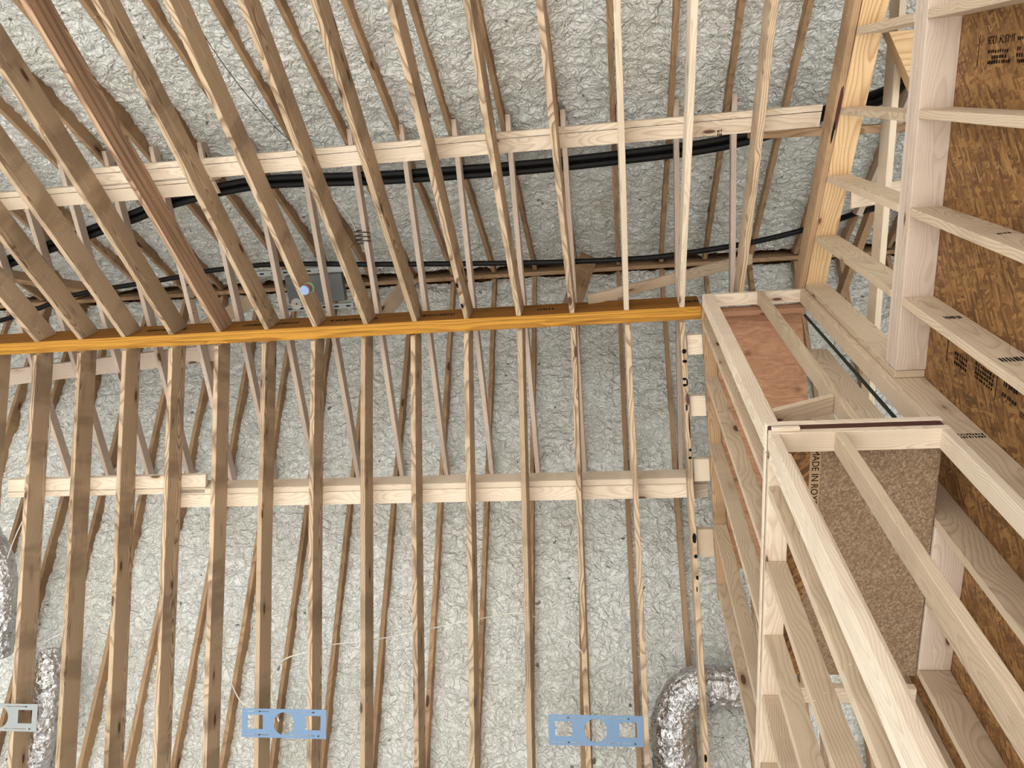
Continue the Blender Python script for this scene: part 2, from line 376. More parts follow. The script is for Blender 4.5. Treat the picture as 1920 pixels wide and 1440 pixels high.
foam_slope(1, -8.4, 5.2, 5.5, 'spray_foam_insulation', 'white lumpy spray foam filling the roof slope behind the lower rafters')
for nm, xw in (('gable_blocker_left', -7.9), ('gable_blocker_end', 4.9)):  # unseen gable panels, added to block side light and darken the roof peak
    prof = [(-2.45, 3.35), (5.65, 3.35), (YC, ZR+.02)]
    bm = bmesh.new(); a = [bm.verts.new(V(xw, y, z)) for y, z in prof]; b = [bm.verts.new(V(xw+.09, y, z)) for y, z in prof]
    bm.faces.new(a); bm.faces.new(b[::-1])
    for i in range(3): bm.faces.new((a[i], b[i], b[(i+1) % 3], a[(i+1) % 3]))
    bmesh.ops.recalc_face_normals(bm, faces=bm.faces); me = bpy.data.meshes.new(nm); bm.to_mesh(me); bm.free()
    tag(link(nm, me, Matrix.Identity(4), M['osb']), kind='structure')
for sd in (-1, 1):
    v = lambda x: [V(x, YC, ZR+.30), V(x, YC+sd*4.2, ZR+.30-4.2), V(x, YC+sd*4.2, ZR+.33-4.2), V(x, YC, ZR+.33)]
    tag(prism('roof_deck', v(-8.6)+v(5.4), M['osb'], bev=0), kind='structure')
tag(board('ridge_board', (-8.4, 5.2), (YC-.019, YC+.019), (ZR-.06, ZR+.2), M['brown']),
    'brown roof ridge board with foam on both sides, high above the golden beam', 'board')

# ------------------------------------------------------------------ roof rafters, mostly buried in the foam
def rafter8(x0a, x0b, wd, ya, yb, zf, dv):
    """x0a/x0b: left edge at the two ends"""
    f = lambda y, x: [V(x, y, zf(y)), V(x+wd, y, zf(y)), V(x+wd, y, zf(y)+dv), V(x, y, zf(y)+dv)]
    return f(ya, x0a)+f(yb, x0b)
KR = list(range(-4, 21))
for n, k in enumerate(KR):
    x = LX(k)-.040
    zf = lambda y: zr(y)
    prism('roof_rafter', rafter8(x+random.uniform(-.008, .008), x+random.uniform(-.01, .01), WT, YC-.03, -2.3, zf, .26), M['brown'], wob=.004)
    o = bpy.context.scene.collection.objects[-1]
    tag(o, f'foam-buried brown roof rafter, {ORD[n]} from the left on the upper roof slope', 'rafter', 'roof rafters in the foam')
for n, k in enumerate(KR):
    x = LX(k)-.040
    prism('roof_rafter', rafter8(x+random.uniform(-.008, .008), x+random.uniform(-.01, .01), WT, YC+.03, 5.4, zr, .26), M['brown'], wob=.004)
    o = bpy.context.scene.collection.objects[-1]
    tag(o, f'foam-buried brown roof rafter, {ORD[n]} from the left on the lower roof slope', 'rafter', 'roof rafters in the foam')

# ------------------------------------------------------------------ golden ridge beam
beam = board('ridge_beam', (-6.6, .604), (YR, YR+.100), (H, 5.925), M['lvl'], bev=.004)
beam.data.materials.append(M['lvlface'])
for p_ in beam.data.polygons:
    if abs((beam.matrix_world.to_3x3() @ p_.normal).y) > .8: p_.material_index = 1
tag(beam, 'long golden laminated beam crossing the ceiling from left to the framed chase', 'beam')
for i, (bx, n) in enumerate(((-3.9, 16), (-3.05, 22), (-2.3, 18), (-1.62, 16), (-.62, 6), (.50, 5))):
    bars('ink_stamp', V(bx, YR, 5.74), Vector((1, 0, 0)), Vector((0, 0, 1)), .022*n, .075, n, M['ink'], beam, i)

# ------------------------------------------------------------------ upper-slope ceiling rafters
UX = {0: (-4.83, -4.90), 1: (-4.43, -4.46), 2: (-4.04, -4.03), 3: (-3.62, -3.60), 4: (-3.21, -3.21), 5: (-2.80, -2.80), 6: (-2.395, -2.395), 7: (-1.98, -1.99),
      8: (-1.585, -1.60), 9: (-1.175, -1.175), 10: (-.77, -.752), 11: (-.365, -.377), 12: (.041, .045), 13: (.447, .433), 14: (.862, .862)}
RD = .215; RDU = .230
for n, k in enumerate(UX):
    a, b = UX[k]
    o = prism('pitched_rafter', rafter8(a, b, WT, YR, -2.0, zu, RDU), M['streak'] if k == 4 else M['pine'] if k not in (12, 13) else M['pale'], wob=.005)
    w = {4: 'red-streaked ', 12: 'pale ', 13: 'pale '}.get(k, '')
    tag(o, f'{w}pine ceiling rafter above the golden beam, {ORD[n]} from the left where it meets it' if k < 14 else
        'tan ceiling rafter rising from behind the chase top, left of the gable rafter', 'rafter', 'upper-slope ceiling rafters')
    if k == 9:
        for yy in (YR-.30, YR-.12): blot('spray_marking', V(a+.010, yy, zu(yy)-.001), Vector((0, 1, MU)), Vector((1, 0, 0)), .045, .018, M['ink'], o)
# ------------------------------------------------------------------ lower-slope ceiling rafters
LXM = {-1: (-5.245, -5.25), 0: (-4.84, -4.84), 1: (-4.435, -4.43), 2: (-4.03, -4.02), 3: (-3.62, -3.62), 4: (-3.225, -3.21), 5: (-2.82, -2.81), 6: (-2.41, -2.395), 7: (-2.0, -1.99),
       8: (-1.60, -1.585), 9: (-1.18, -1.18), 10: (-.765, -.767), 11: (-.36, -.350), 12: (.045, .055), 13: (.445, .452)}
for n, k in enumerate(LXM):
    a, b = LXM[k]
    o = prism('pitched_rafter', rafter8(a, b, WT, YR+.100, 5.35, zl, RD), M['pine'], wob=.005)
    ex = {13: 'black-marked '}.get(k, '')
    tag(o, f'{ex}pine ceiling rafter below the golden beam, {ORD[n]} from the left', 'rafter', 'lower-slope ceiling rafters')
    if k == 13:
        sl = Vector((0, 1, -ML)).normalized()
        for q, (yy, ln, xx, w) in enumerate(((1.835, .035, .02, .034), (1.90, .025, .02, .034), (2.015, .02, .012, .03), (2.055, .02, .012, .03), (2.035, .05, .03, .010), (2.20, .05, .016, .012), (2.32, .20, .030, .008),
                                             (2.47, .02, .026, .02), (2.52, .02, .022, .026), (3.02, .07, .022, .028), (3.13, .03, .026, .024), (3.26, .03, .028, .02), (3.33, .04, .022, .008), (4.32, .05, .02, .02), (4.40, .04, .014, .02), (4.48, .05, .024, .02))):
            blot('spray_marking', V(a+xx, yy, zl(yy)-.001), sl, Vector((1, 0, 0)), ln, w, M['ink'], o)

# ------------------------------------------------------------------ collar ties lying across the beam
for n, k in enumerate(range(-1, 15)):
    x = LX(k)+.002
    m = M['grey']
    o = board('collar_tie', (x, x+WT), (.10, 3.10), (5.955, 6.044), m, axis=1, wob=.003)
    tag(o, f'greyish collar tie crossing over the golden beam, {ORD[n]} from the left', 'collar tie', 'collar ties over the beam')
    if k == 3:
        for q, (ch, yy) in enumerate((('V', .93), ('8', 1.06), ('T', 1.19), ('/', 1.33), ('.', 1.45))):
            text('spray_marking', ch, .10, V(x+WT+.001, yy, 5.965), Vector((0, 1, 0)), Vector((0, 0, 1)), M['ink'], o)

# ------------------------------------------------------------------ strongbacks: a flat 2x4 with a 2x6 on edge
def strongback(label, x0, x1, yf, ye, side, mat_f, mat_e, zf, he=.14):
    RD = RDU if zf is zu else globals()['RD']
    e = bpy.data.objects.new('strongback', None); C.objects.link(e); e.location = V((x0+x1)/2, (yf[0]+yf[1])/2, zf((yf[0]+yf[1])/2)+RD)
    bpy.context.view_layer.update()
    tag(e, label, 'strongback', 'strongbacks on the ceiling rafters')
    g = lambda y: zf(y)+RD+.001
    f = lambda x: [V(x, yf[0], g(yf[0])), V(x, yf[1], g(yf[1])), V(x, yf[1], g(yf[1])+WT), V(x, yf[0], g(yf[0])+WT)]
    prism('flat_board', f(x0)+f(x1), mat_f, parent=e)
    h = lambda x: [V(x, ye[0], g(ye[0])), V(x, ye[1], g(ye[1])), V(x, ye[1], g(ye[1])+he), V(x, ye[0], g(ye[0])+he)]
    prism('edge_board', h(x0)+h(x1), mat_e, parent=e)
    return e
strongback('pale strongback across the upper rafters, from the left frame edge to a short cut end', -5.9, -2.75, (.350, .440), (.308, .346), -1, M['pale'], M['pale'], zu)
sb = strongback('long pale strongback lying across the upper rafters up to the gable', -3.60, 1.275, (.236, .326), (.194, .232), -1, M['pale'], M['pale'], zu)
bars('ink_stamp', V(.66, .29, zu(.29)+RDU), Vector((1, 0, 0)), Vector((0, -1, -MU)), .03, -.05, 3, M['ink'], sb, 2, 2)
strongback('pale strongback across the lower rafters on the left, overlapping the longer one', -5.16, -3.37, (2.634, 2.722), (2.726, 2.764), 1, M['pale'], M['pale'], zl)
strongback('long pale strongback across the lower rafters, ending dark beside the chase', -3.59, .600, (2.774, 2.862), (2.733, 2.771), 1, M['pale'], M['pale'], zl)

# ------------------------------------------------------------------ black insulated lines lying on the collar ties
def line_at(pts, z): return [V(p[0], p[1], z if len(p) < 3 else p[2]) for p in pts]
thick = [(-6.6, 1.35), (-5.37, .98), (-4.5, .77), (-4.0, .65), (-3.58, .545), (-3.1, .475), (-2.68, .455), (-1.88, .49), (-1.28, .50), (-.5, .50), (.2, .48), (.7, .455), (1.1, .40), (1.45, .31), (1.72, .19, 5.45), (1.80, .07, 5.2), (2.0, -.1, 5.0)]
for (dy, dz, r, lb) in ((-.032, .026, .026, 'black insulated line on the collar ties, the strand nearest the image top'),
                        (.024, .026, .026, 'black insulated line on the collar ties, the strand nearest the beam'),
                        (-.004, .070, .024, 'black insulated line stacked on top of the two beneath it')):
    tag(tube('insulated_pipe', [p+Vector((0, dy, dz)) for p in line_at(thick, 6.046)], r, M['black'], 10), lb, 'pipe', 'bundle of black lines')
thin = [(-6.6, 1.62), (-5.5, 1.456), (-5.1, 1.37), (-4.66, 1.26), (-3.83, 1.18), (-3.38, 1.13), (-2.9, 1.11), (-2.4, 1.135), (-1.98, 1.165), (-.66, 1.235), (.19, 1.255), (.6, 1.23), (1.0, 1.19), (1.39, 1.12), (1.70, .95, 5.7), (1.76, .88, 5.5), (2.0, .7, 5.4)]
tag(tube('insulated_pipe', line_at(thin, 6.068), .022, M['black'], 10), 'single thinner black line running between the bundle and the golden beam', 'pipe')

# ------------------------------------------------------------------ gable rafter, its plate and the upper gable studs
o = prism('gable_rafter', rafter8(1.280, 1.280, WT, YR, -2.0, zu, .19), M['brown'], wob=.003)
tag(o, 'brown gable rafter with a dark bark stain beside the honey-coloured sloping plate', 'rafter')
blot('bark_stain', V(1.306, .22, zu(.22)-.0005), Vector((0, 1, MU)), Vector((1, 0, 0)), .30, .022, M['maroon'], o)
blot('bark_stain', V(1.300, .35, zu(.35)-.0005), Vector((0, 1, MU)), Vector((1, 0, 0)), .16, .012, M['ink'], o)
f = lambda y: [V(GX+.001, y, zu(y)), V(GX+.135, y, zu(y)), V(GX+.135, y, zu(y)+WT), V(GX+.001, y, zu(y)+WT)]
o = prism('sloping_top_plate', f(YR-.02)+f(-2.0), M['honey'])
tag(o, 'wide honey-coloured sloping plate at the top of the gable wall', 'plate')
SY = [-.605, -.198, .213, .618, 1.030]
names = ['topmost in view', 'second from the top', 'third from the top', 'fourth from the top', 'fifth from the top']
for n, y in enumerate(SY):
    zt = lambda yy: zu(yy)-.001
    v = [V(GX, y, 3.866), V(GX+.14, y, 3.866), V(GX+.14, y+WT, 3.866), V(GX, y+WT, 3.866),
         V(GX, y, zt(y)), V(GX+.14, y, zt(y)), V(GX+.14, y+WT, zt(y+WT)), V(GX, y+WT, zt(y+WT))]
    o = prism('gable_stud', v, M['tan'])
    tag(o, f'tan stud between the sloping gable plate and the level plate, {names[n]}', 'stud', 'upper gable wall studs')
v = [V(GX, 1.40, 3.72), V(GX+.14, 1.40, 3.72), V(GX+.14, 1.438, 3.72), V(GX, 1.438, 3.72),
     V(GX, 1.40, zu(1.40)), V(GX+.14, 1.40, zu(1.40)), V(GX+.14, 1.438, zu(1.438)), V(GX, 1.438, zu(1.438))]
tag(prism('gable_stud', v, M['tan']), 'tan stud between gable plates right beside the chase, lowest short one', 'stud', 'upper gable wall studs')
# level plates
for z, lb in ((3.712, 'lower'), (3.751, 'middle'), (3.790, 'upper')):
    tag(board('level_plate', (GX, GX+.14), (-2.6, 1.396), (z, z+.038), M['grey'], axis=1), f'level wall plate of the gable wall, {lb} board of the stack of three', 'plate', 'level plates of the gable wall')
tag(board('level_plate', (GX+.002, GX+.138), (-2.6, 1.396), (3.829, 3.864), M['grey'], axis=1), 'thin topmost board over the stacked level plates', 'plate')
# strand board sheathing behind the lower studs
osbw = prism('wall_right', [V(1.4605, -3.4, -1.6), V(1.4605, 5.4, -1.6), V(1.475, 5.4, -1.6), V(1.475, -3.4, -1.6),
                            V(1.4605, -3.4, 3.80), V(1.4605, 5.4, 3.80), V(1.475, 5.4, 3.80), V(1.475, -3.4, 3.80)], M['osb'], up=Vector((1, 0, 0)), bev=0)
tag(osbw, kind='structure')
Zv, Yv = Vector((0, 0, 1)), Vector((0, 1, 0))
text('ink_stamp', '11-15-24  13:26', .040, V(1.460, -.064, 3.235), Zv, Yv, M['ink'], osbw, .86)
for i, (yy, zz, w, nn) in enumerate(((-.016, 3.28, .17, 9), (.004, 3.29, .13, 6), (.022, 3.26, .19, 10), (-.052, 3.165, .06, 4), (-.018, 3.19, .03, 2), (.004, 3.15, .07, 4), (.024, 3.15, .06, 4))):
    bars('ink_stamp', V(1.460, yy, zz), Zv, Yv, w, .017, nn, M['ink'], osbw, 40+i)
board('ink_stamp', (1.4592, 1.4604), (-.076, .041), (3.526, 3.530), M['ink'], axis=1, parent=osbw, bev=0)
for i, (yy, zz, w, nn, h_, rw) in enumerate(((1.205, 3.30, .13, 6, .062, 3), (1.185, 3.06, .17, 8, .075, 4), (1.175, 2.87, .12, 6, .03, 1), (1.225, 2.87, .12, 6, .022, 1))):
    bars('ink_stamp', V(1.460, yy, zz), Zv, Yv, w, h_, nn, M['ink'], osbw, 50+i, rw)
text('ink_stamp', 'GS2', .030, V(1.460, 1.245, 2.79), Zv, Yv, M['ink'], osbw, .9)
for zz in (3.50, 3.03): board('ink_stamp', (1.4592, 1.4604), (1.17, 1.28), (zz, zz+.004), M['ink'], axis=1, parent=osbw, bev=0)

# lower gable studs, floor to level plate (full height beside and inside the chase)
SL = [-.605, -.198, .196, .615, 1.030]
for n, y in enumerate(SL):
    if y < -.3: continue
    o = board('wall_stud', (GX, GX+.14), (y, y+WT), (-1.6, 3.711), M['tan'], axis=2, wob=.003)
    tag(o, f'long wall stud below the level plate against strand board, {ORD[n-1]} from the top', 'stud', 'lower gable wall studs')
    if n in (4,):
        bars('ink_stamp', V(GX+.05, y, 3.33), Vector((1, 0, 0)), Zv, .07, .05, 7, M['ink'], o, 60)
        bars('ink_stamp', V(GX+.03, y, 2.78), Vector((1, 0, 0)), Zv, .10, .06, 8, M['ink'], o, 61)
    if n == 3:
        bars('ink_stamp', V(GX+.06, y, 3.0), Vector((1, 0, 0)), Zv, .05, .03, 4, M['ink'], o, 62)
for n, y in enumerate((1.440, 1.855, 2.262, 2.660, 3.07, 3.48)):
    zt = zl(y)-.02 if y > 1.5 else 5.52
    o = board('wall_stud', (GX, GX+.14), (y, y+WT), (-1.6, min(zt, 5.52)), M['tan'], axis=2)
    tag(o, 'broad wall stud on the chase corner, carrying a printed stamp' if n == 0 else f'full-height gable stud inside the chase, {ORD[n-1]} behind its front wall', 'stud', None if n == 0 else 'gable studs inside the chase')
    if n == 0:
        bars('ink_stamp', V(GX+.03, y, 3.02), Vector((1, 0, 0)), Zv, .10, .05, 9, M['ink'], o, 63, 2)
        bars('ink_stamp', V(GX+.06, y, 2.52), Vector((1, 0, 0)), Zv, .075, .07, 6, M['ink'], o, 64)
    if n == 3:
        bars('ink_stamp', V(GX+.02, y, 2.22), Vector((1, 0, 0)), Zv, .11, .05, 8, M['ink'], o, 65)
for n, (ya, yb) in enumerate(((1.895, 2.26), (2.302, 2.658))):
    tag(board('blocking', (GX, GX+.14), (ya, yb), (3.085, 3.123), M['grey'], axis=1), f'flat block between gable studs beside the strand board deck, {("nearer the beam", "farther from the beam")[n]}', 'block', 'blocks between the gable studs')

# ------------------------------------------------------------------ framed chase: front wall, deck, side wall
BX0, BX1 = .606, GX-.002
Y1a, Y1b = 1.440, 1.530        # upper front wall
ZT = 5.530
def chase(name, lb, x, y, z, mat, ax=2, cat='stud', group=None, **k):
    return tag(board(name, x, y, z, mat, axis=ax, **k), lb, cat, group)
chase('top_plate', 'pale top plate of the chase wall butting the golden beam end', (BX0, BX1), (Y1a, Y1b), (ZT, ZT+.038), M['pale'], 0, 'plate')
chase('chase_stud', 'pale weathered corner stud of the upper chase, leftmost front one', (BX0, BX0+.076), (Y1a, Y1b-.002), (3.168, ZT-.001), M['pale'], wob=.002)
chase('chase_stud', 'free-standing middle stud of the upper chase front wall with a bright chip', (.985, 1.023), (Y1a-.012, Y1b-.01), (3.168, ZT-.001), M['tan'])
chase('chase_stud', 'tan stud of the upper chase nailed against the gable wall', (1.280, BX1), (Y1a, Y1b), (3.168, ZT-.001), M['tan'])
chase('bottom_plate', 'pale bottom plate of the upper chase lying on the strand board deck', (BX0, BX1), (1.402, Y1b), (3.128, 3.166), M['pale'], 0, 'plate')
# header board and plywood soffit on the slope
chase('header_board', 'reddish header board under the rafters inside the chase top', (.700, 1.305), (1.545, 1.583), (5.44, 5.56), M['redfir'], 0, 'board')
f = lambda y, dz: [V(.70, y, zl(y)+dz), V(1.303, y, zl(y)+dz), V(1.303, y, zl(y)+dz+.015), V(.70, y, zl(y)+dz+.015)]
tag(prism('plywood_panel', f(1.59, -.02)+f(3.2, -.02), M['ply'], bev=.001), 'reddish knotty plywood panel closing the sloping top of the chase', 'panel')
for n, k in enumerate((14, 15)):
    prism('pitched_rafter', rafter8(LX(k), LX(k), WT, YR+.1, 5.3, lambda y: zl(y)+.002, RD), M['pine'])
    tag(C.objects[-1], f'ceiling rafter hidden over the plywood in the chase, {("left", "right")[n]} one', 'rafter')
# deck of strand board with its stencil
deck = board('deck_panel', (BX0+.006, BX1-.004), (1.440, 2.705), (3.100, 3.126), M['particle'], axis=1, bev=.001)
tag(deck, 'speckled brown strand board deck seen from below inside the lower chase', 'panel')
board('stencil_band', (.788, .832), (1.494, 2.2), (3.0990, 3.0998), M['cream'], parent=deck, bev=0)
text('stencil_lettering', 'MADE IN ROXBORO', .042, V(.797, 1.508, 3.0985), Yv, Vector((1, 0, 0)), M['ink'], deck, .92)
board('stained_edge_strip', (BX0+.09, .786), (1.494, 2.70), (3.0992, 3.0999), M['osb'], axis=1, parent=deck, bev=0)
# lower front wall
chase('top_plate', 'pale top plate of the lower chase front wall under the dark gap', (BX0, BX1), (1.402, 1.492), (3.040, 3.078), M['pale'], 0, 'plate')
chase('rim_shade_strip', 'thin deck rim strip painted dark as the gap shadow between the chase plates', (BX0+.006, BX1-.012), (1.404, 1.439), (3.079, 3.127), M['maroon'], 0, 'plate')  # deck rim, coloured dark to paint in the shadow of the gap
chase('chase_stud', 'bright white corner stud of the lower chase, nearest the viewer', (BX0, BX0+WT), (1.402, 1.492), (-1.6, 3.039), M['pale'])
chase('chase_stud', 'bright stud doubled behind the white corner stud of the lower chase', (BX0, BX0+.089), (1.494, 1.532), (-1.6, 3.039), M['pale'])
chase('chase_stud', 'tan middle stud of the lower chase front wall, crossing the speckled deck', (.866, .904), (1.402, 1.492), (-1.6, 3.039), M['tan'])
chase('chase_stud', 'pale stud of the lower chase standing against the gable wall', (1.280, BX1), (1.402, 1.492), (-1.6, 3.039), M['pale'])
chase('scrap_block', 'short pale scrap block nailed over the corner of the chase plates', (BX0+.012, BX0+.125), (1.384, 1.401), (3.052, 3.078), M['pale'], 0, 'block')
# left side wall, lower: plate along Y and studs
chase('side_plate', 'pale side plate under the deck with a thin dark gap over it', (BX0, BX0+.089), (1.534, 3.40), (3.040, 3.078), M['pale'], 1, 'plate')
chase('side_plate', 'pale side plate above the deck edge, stacked over the dark gap', (BX0, BX0+.089), (1.534, 3.40), (3.128, 3.166), M['pale'], 1, 'plate')
for n, y in enumerate((1.650, 2.025, 2.425, 2.775, 3.20)):
    chase('side_stud', f'tan stud of the lower chase side wall, {ORD[n]} behind the white corner', (BX0, BX0+.089), (y, y+WT), (-1.6, 3.039), M['tan'], group='studs of the lower chase side wall')
chase('cross_plate', 'pale cross piece inside the lower chase beyond the end of the deck', (BX0+.09, BX1-.01), (2.74, 2.83), (3.05, 3.088), M['pale'], 0, 'plate')
# left side wall, upper: studs up to a sloping plate
f = lambda y: [V(BX0, y, zl(y)), V(BX0+.089, y, zl(y)), V(BX0+.089, y, zl(y)+WT), V(BX0, y, zl(y)+WT)]
tag(prism('sloping_side_plate', f(1.536)+f(3.40), M['brown']), 'brown sloping plate over the studs of the chase side wall', 'plate')
for n, y in enumerate((1.646, 2.008, 2.434, 2.936, 3.30)):
    v = [V(BX0, y, 3.168), V(BX0+.089, y, 3.168), V(BX0+.089, y+WT, 3.168), V(BX0, y+WT, 3.168),
         V(BX0, y, zl(y)-.001), V(BX0+.089, y, zl(y)-.001), V(BX0+.089, y+WT, zl(y+WT)-.001), V(BX0, y+WT, zl(y+WT)-.001)]
    tag(prism('side_stud', v, M['tan']), f'tan stud of the upper chase side wall, {ORD[n]} behind the weathered corner', 'stud', 'studs of the upper chase side wall')
tag(prism('fire_block', [V(.684, 1.443, 3.372), V(.684, 1.528, 3.372), V(.684, 1.528, 3.410), V(.684, 1.443, 3.410),
                          V(.984, 1.430, 3.500), V(.984, 1.518, 3.500), V(.984, 1.518, 3.538), V(.984, 1.430, 3.538)], M['tan']), 'tan knotted fire block tilted between corner stud and middle stud of the upper chase', 'block')
tag(tube('shadow_gap_tube', [V(1.300, 1.60, 3.2), V(1.300, 1.60, 4.3), V(1.300, 1.605, 5.45)], .010, plain('gap_shade_green', (.09, .17, .15), .5), 10), 'dark green tube added as the shadow gap down the gable wall inside the chase', 'pipe')  # no real pipe: dark tube added where studs leave a shadow gap
# blocks between the last lower rafter and the chase
for n, (ya, yb, m) in enumerate(((1.745, 1.875, 'pale'), (2.145, 2.275, 'pale'), (2.55, 2.69, 'pale'), (2.99, 3.16, 'tan'))):
    g = lambda y, x: None
    v = [V(.492, ya, zl(ya)+.05), V(.492, yb, zl(yb)+.05), V(.492, yb, zl(yb)+.088), V(.492, ya, zl(ya)+.088),
         V(.604, ya, zl(ya)+.05), V(.604, yb, zl(yb)+.05), V(.604, yb, zl(yb)+.088), V(.604, ya, zl(ya)+.088)]
    tag(prism('blocking', v, M[m]), f'short flat block bridging black-marked rafter and chase, {ORD[n]} below the beam', 'block', 'blocks beside the chase')

# ------------------------------------------------------------------ attic beyond the gable wall
tag(board('attic_joist', (1.625, 1.663), (-1.4, 2.6), (5.0, 5.165), M['pale'], axis=1), 'white-edged joist crossing the opening beyond the gable studs', 'joist')
tag(strut('attic_header', V(.92, .365, 5.60), V(2.6, .42, 5.60), .05, .14, M['brown']), 'dark brown header crossing behind the gable rafter and strongback', 'header')
tag(strut('attic_brace', V(1.50, .78, 5.25), V(2.5, .70, 5.25), .13, .04, M['pale']), 'cream board lying level beyond the gable studs', 'brace')
tag(strut('attic_brace', V(1.72, 1.75, 6.2), V(1.95, .95, 6.2), .05, .12, M['brown']), 'brown slanted brace beyond the lowest gable studs', 'brace')
tag(strut('attic_brace', V(2.0, .0, 5.6), V(1.65, .95, 5.6), .04, .09, M['grey']), 'thin grey slanted strut beyond the white-edged joist', 'brace')
me = bpy.data.meshes.new('wedge_block'); bm = bmesh.new()
tri = [(1.535, -.165), (1.76, -.160), (1.765, .144), (1.70, .159)]
lo_ = [bm.verts.new((x-1.6, y, 0)) for x, y in tri]; hi_ = [bm.verts.new((x-1.6, y, .12)) for x, y in tri]
bm.faces.new(lo_[::-1]); bm.faces.new(hi_)
for i in range(4): bm.faces.new((lo_[i], lo_[(i+1) % 4], hi_[(i+1) % 4], hi_[i]))
bmesh.ops.recalc_face_normals(bm, faces=bm.faces); bm.to_mesh(me); bm.free()
tag(link('wedge_block', me, Matrix.Translation(V(1.6, 0, 4.86)), M['honey']), 'honey-coloured wedge of laminated beam beyond the second gable stud', 'beam')

# ------------------------------------------------------------------ loose braces over the beam
tag(strut('diagonal_brace', V(-.235, 1.515, 5.86), V(1.05, 1.33, 6.16), .03, .085, M['tan'], up=Vector((0, 1, .3))), 'tan board leaning from the beam toward the chase, chipped at its left end', 'brace')
tag(strut('diagonal_brace', V(-2.02, 1.66, 6.1), V(-1.80, 1.40, 6.55), .035, .12, M['tan'], up=Vector((.6, 1, .2))), 'short tan board slanting behind the eighth upper rafter', 'brace')
tag(strut('diagonal_brace', V(-3.75, 1.70, 6.1), V(-3.15, 1.44, 6.4), .035, .12, M['tan'], up=Vector((.3, 1, .2))), 'tan board slanting low behind the fourth and fifth upper rafters', 'brace')
tag(strut('catwalk_board', V(-6.2, 2.04, 6.05+.05), V(-3.50, 1.855, 6.10), .15, .038, M['grey']), 'pinkish board lying level across the collar ties just below the beam at left', 'board')
tag(strut('diagonal_brace', V(-5.9, 1.0, 6.3), V(-5.0, 1.42, 6.9), .04, .20, M['brown']), 'wide dark brown board leaning near the roof ridge at the far left', 'brace')
o = strut('hip_board', V(-.40, 1.70, 6.3), V(-.25, 1.42, 7.1), .035, .16, M['brown'], up=Vector((1, .3, .5)))
tag(o, 'wide brown board standing behind the twelfth upper rafter', 'board')

# ------------------------------------------------------------------ recessed-light mounting plates
def circle_pts(cx, cy, r, n=40): return [(cx+r*math.cos(2*math.pi*i/n), cy+r*math.sin(2*math.pi*i/n)) for i in range(n)]
def mounting_plate(x0, label, mat, first=None):
    w, d, y0 = .660, .205, 4.085
    cu = bpy.data.curves.new('plate', 'CURVE'); cu.dimensions = '2D'; cu.fill_mode = 'BOTH'; cu.extrude = .0008
    loops = [[(0, 0), (w, 0), (w, d), (0, d)], [(.045, .045), (.165, .045), (.165, .145), (.045, .145)], [(w-.165, .045), (w-.045, .045), (w-.045, .145), (w-.165, .145)],
             circle_pts(w/2, d/2, .079)]
    for a in (.025, .38):
        for b in (.018, .183): loops.append([(a, b), (a+.19, b), (a+.19, b+.004), (a, b+.004)])
    for L in loops:
        sp = cu.splines.new('POLY'); sp.points.add(len(L)-1); sp.use_cyclic_u = True
        for p, (x, y) in zip(sp.points, L): p.co = (x, y, 0, 1)
    t = bpy.data.objects.new('tmp', cu); C.objects.link(t); bpy.context.view_layer.update()
    me = bpy.data.meshes.new_from_object(t.evaluated_get(bpy.context.evaluated_depsgraph_get())); bpy.data.objects.remove(t); me.materials.clear()
    ax = Vector((1, 0, 0)); sl = Vector((0, 1, -ML)).normalized(); nm = ax.cross(sl)
    mw = Matrix.Translation(V(x0, y0, zl(y0))-nm*.003) @ Matrix((ax, sl, nm)).transposed().to_4x4()
    o = link('light_mounting_plate', me, mw, mat)
    tag(o, label, 'mounting plate', 'recessed light mounting plates')
    for a, b in ((.14, .020), (w-.10, .020), (.14, .185), (w-.06, .185)):
        bm = bmesh.new(); bmesh.ops.create_cone(bm, cap_ends=True, segments=12, radius1=.0055, radius2=.004, depth=.004)
        m2 = bpy.data.meshes.new('screw'); bm.to_mesh(m2); bm.free()
        link('screw', m2, mw @ Matrix.Translation((a, b, -.003)), M['dark'], o)
    return o
mounting_plate(-2.907, 'round-holed steel light mounting plate, blue-grey sky reflection painted on, left of centre at the bottom', M['blue'])
mounting_plate(-.606, 'round-holed steel light mounting plate, bright blue sky reflection painted on, beside the silver duct', M['blue'])
mounting_plate(-5.262, 'grey steel light mounting plate cut by the left frame edge', M['steel'])

# ------------------------------------------------------------------ foil ducts
def duct(pts, r, label):
    nz = np.random.RandomState(int(r*1000)); tbl = nz.rand(900, 48)
    def wr(i, k, rr):
        return rr*(1+.02*math.sin(i*1.25)+.07*(tbl[i % 900, (k//2) % 48]-.5)+.10*(tbl[(i//3) % 900, (k//2) % 48]-.5))
    o = tube('flex_duct', pts, r, M['foil'], 48, n=26, wr=wr); return tag(o, label, 'duct', None)
zd = lambda y, h=.31: zl(y)+h
d1 = duct([V(.29, 5.2, 3.98), V(.28, 4.9, 4.12), V(.265, 4.58, 4.29), V(.27, 4.30, 4.44), V(.40, 4.13, 4.55), V(.62, 4.10, 4.56), V(.95, 4.12, 4.56)], .150,
          'silver foil flexible duct bending toward the chase beside the bright blue sky-tinted plate')
bars('printed_label', V(.19, 4.62, 4.120), Vector((.25, 1, -.5)), Vector((1, -.2, 0)), .20, .035, 6, M['ink'], d1, 70, 2)
duct([V(-4.97, 5.2, 4.0), V(-4.84, 4.8, 4.17), V(-4.75, 4.4, 4.40), V(-4.74, 4.10, 4.56), V(-4.80, 3.95, 4.70)], .105, 'silver foil flexible duct hanging behind the leftmost rafters at the bottom')
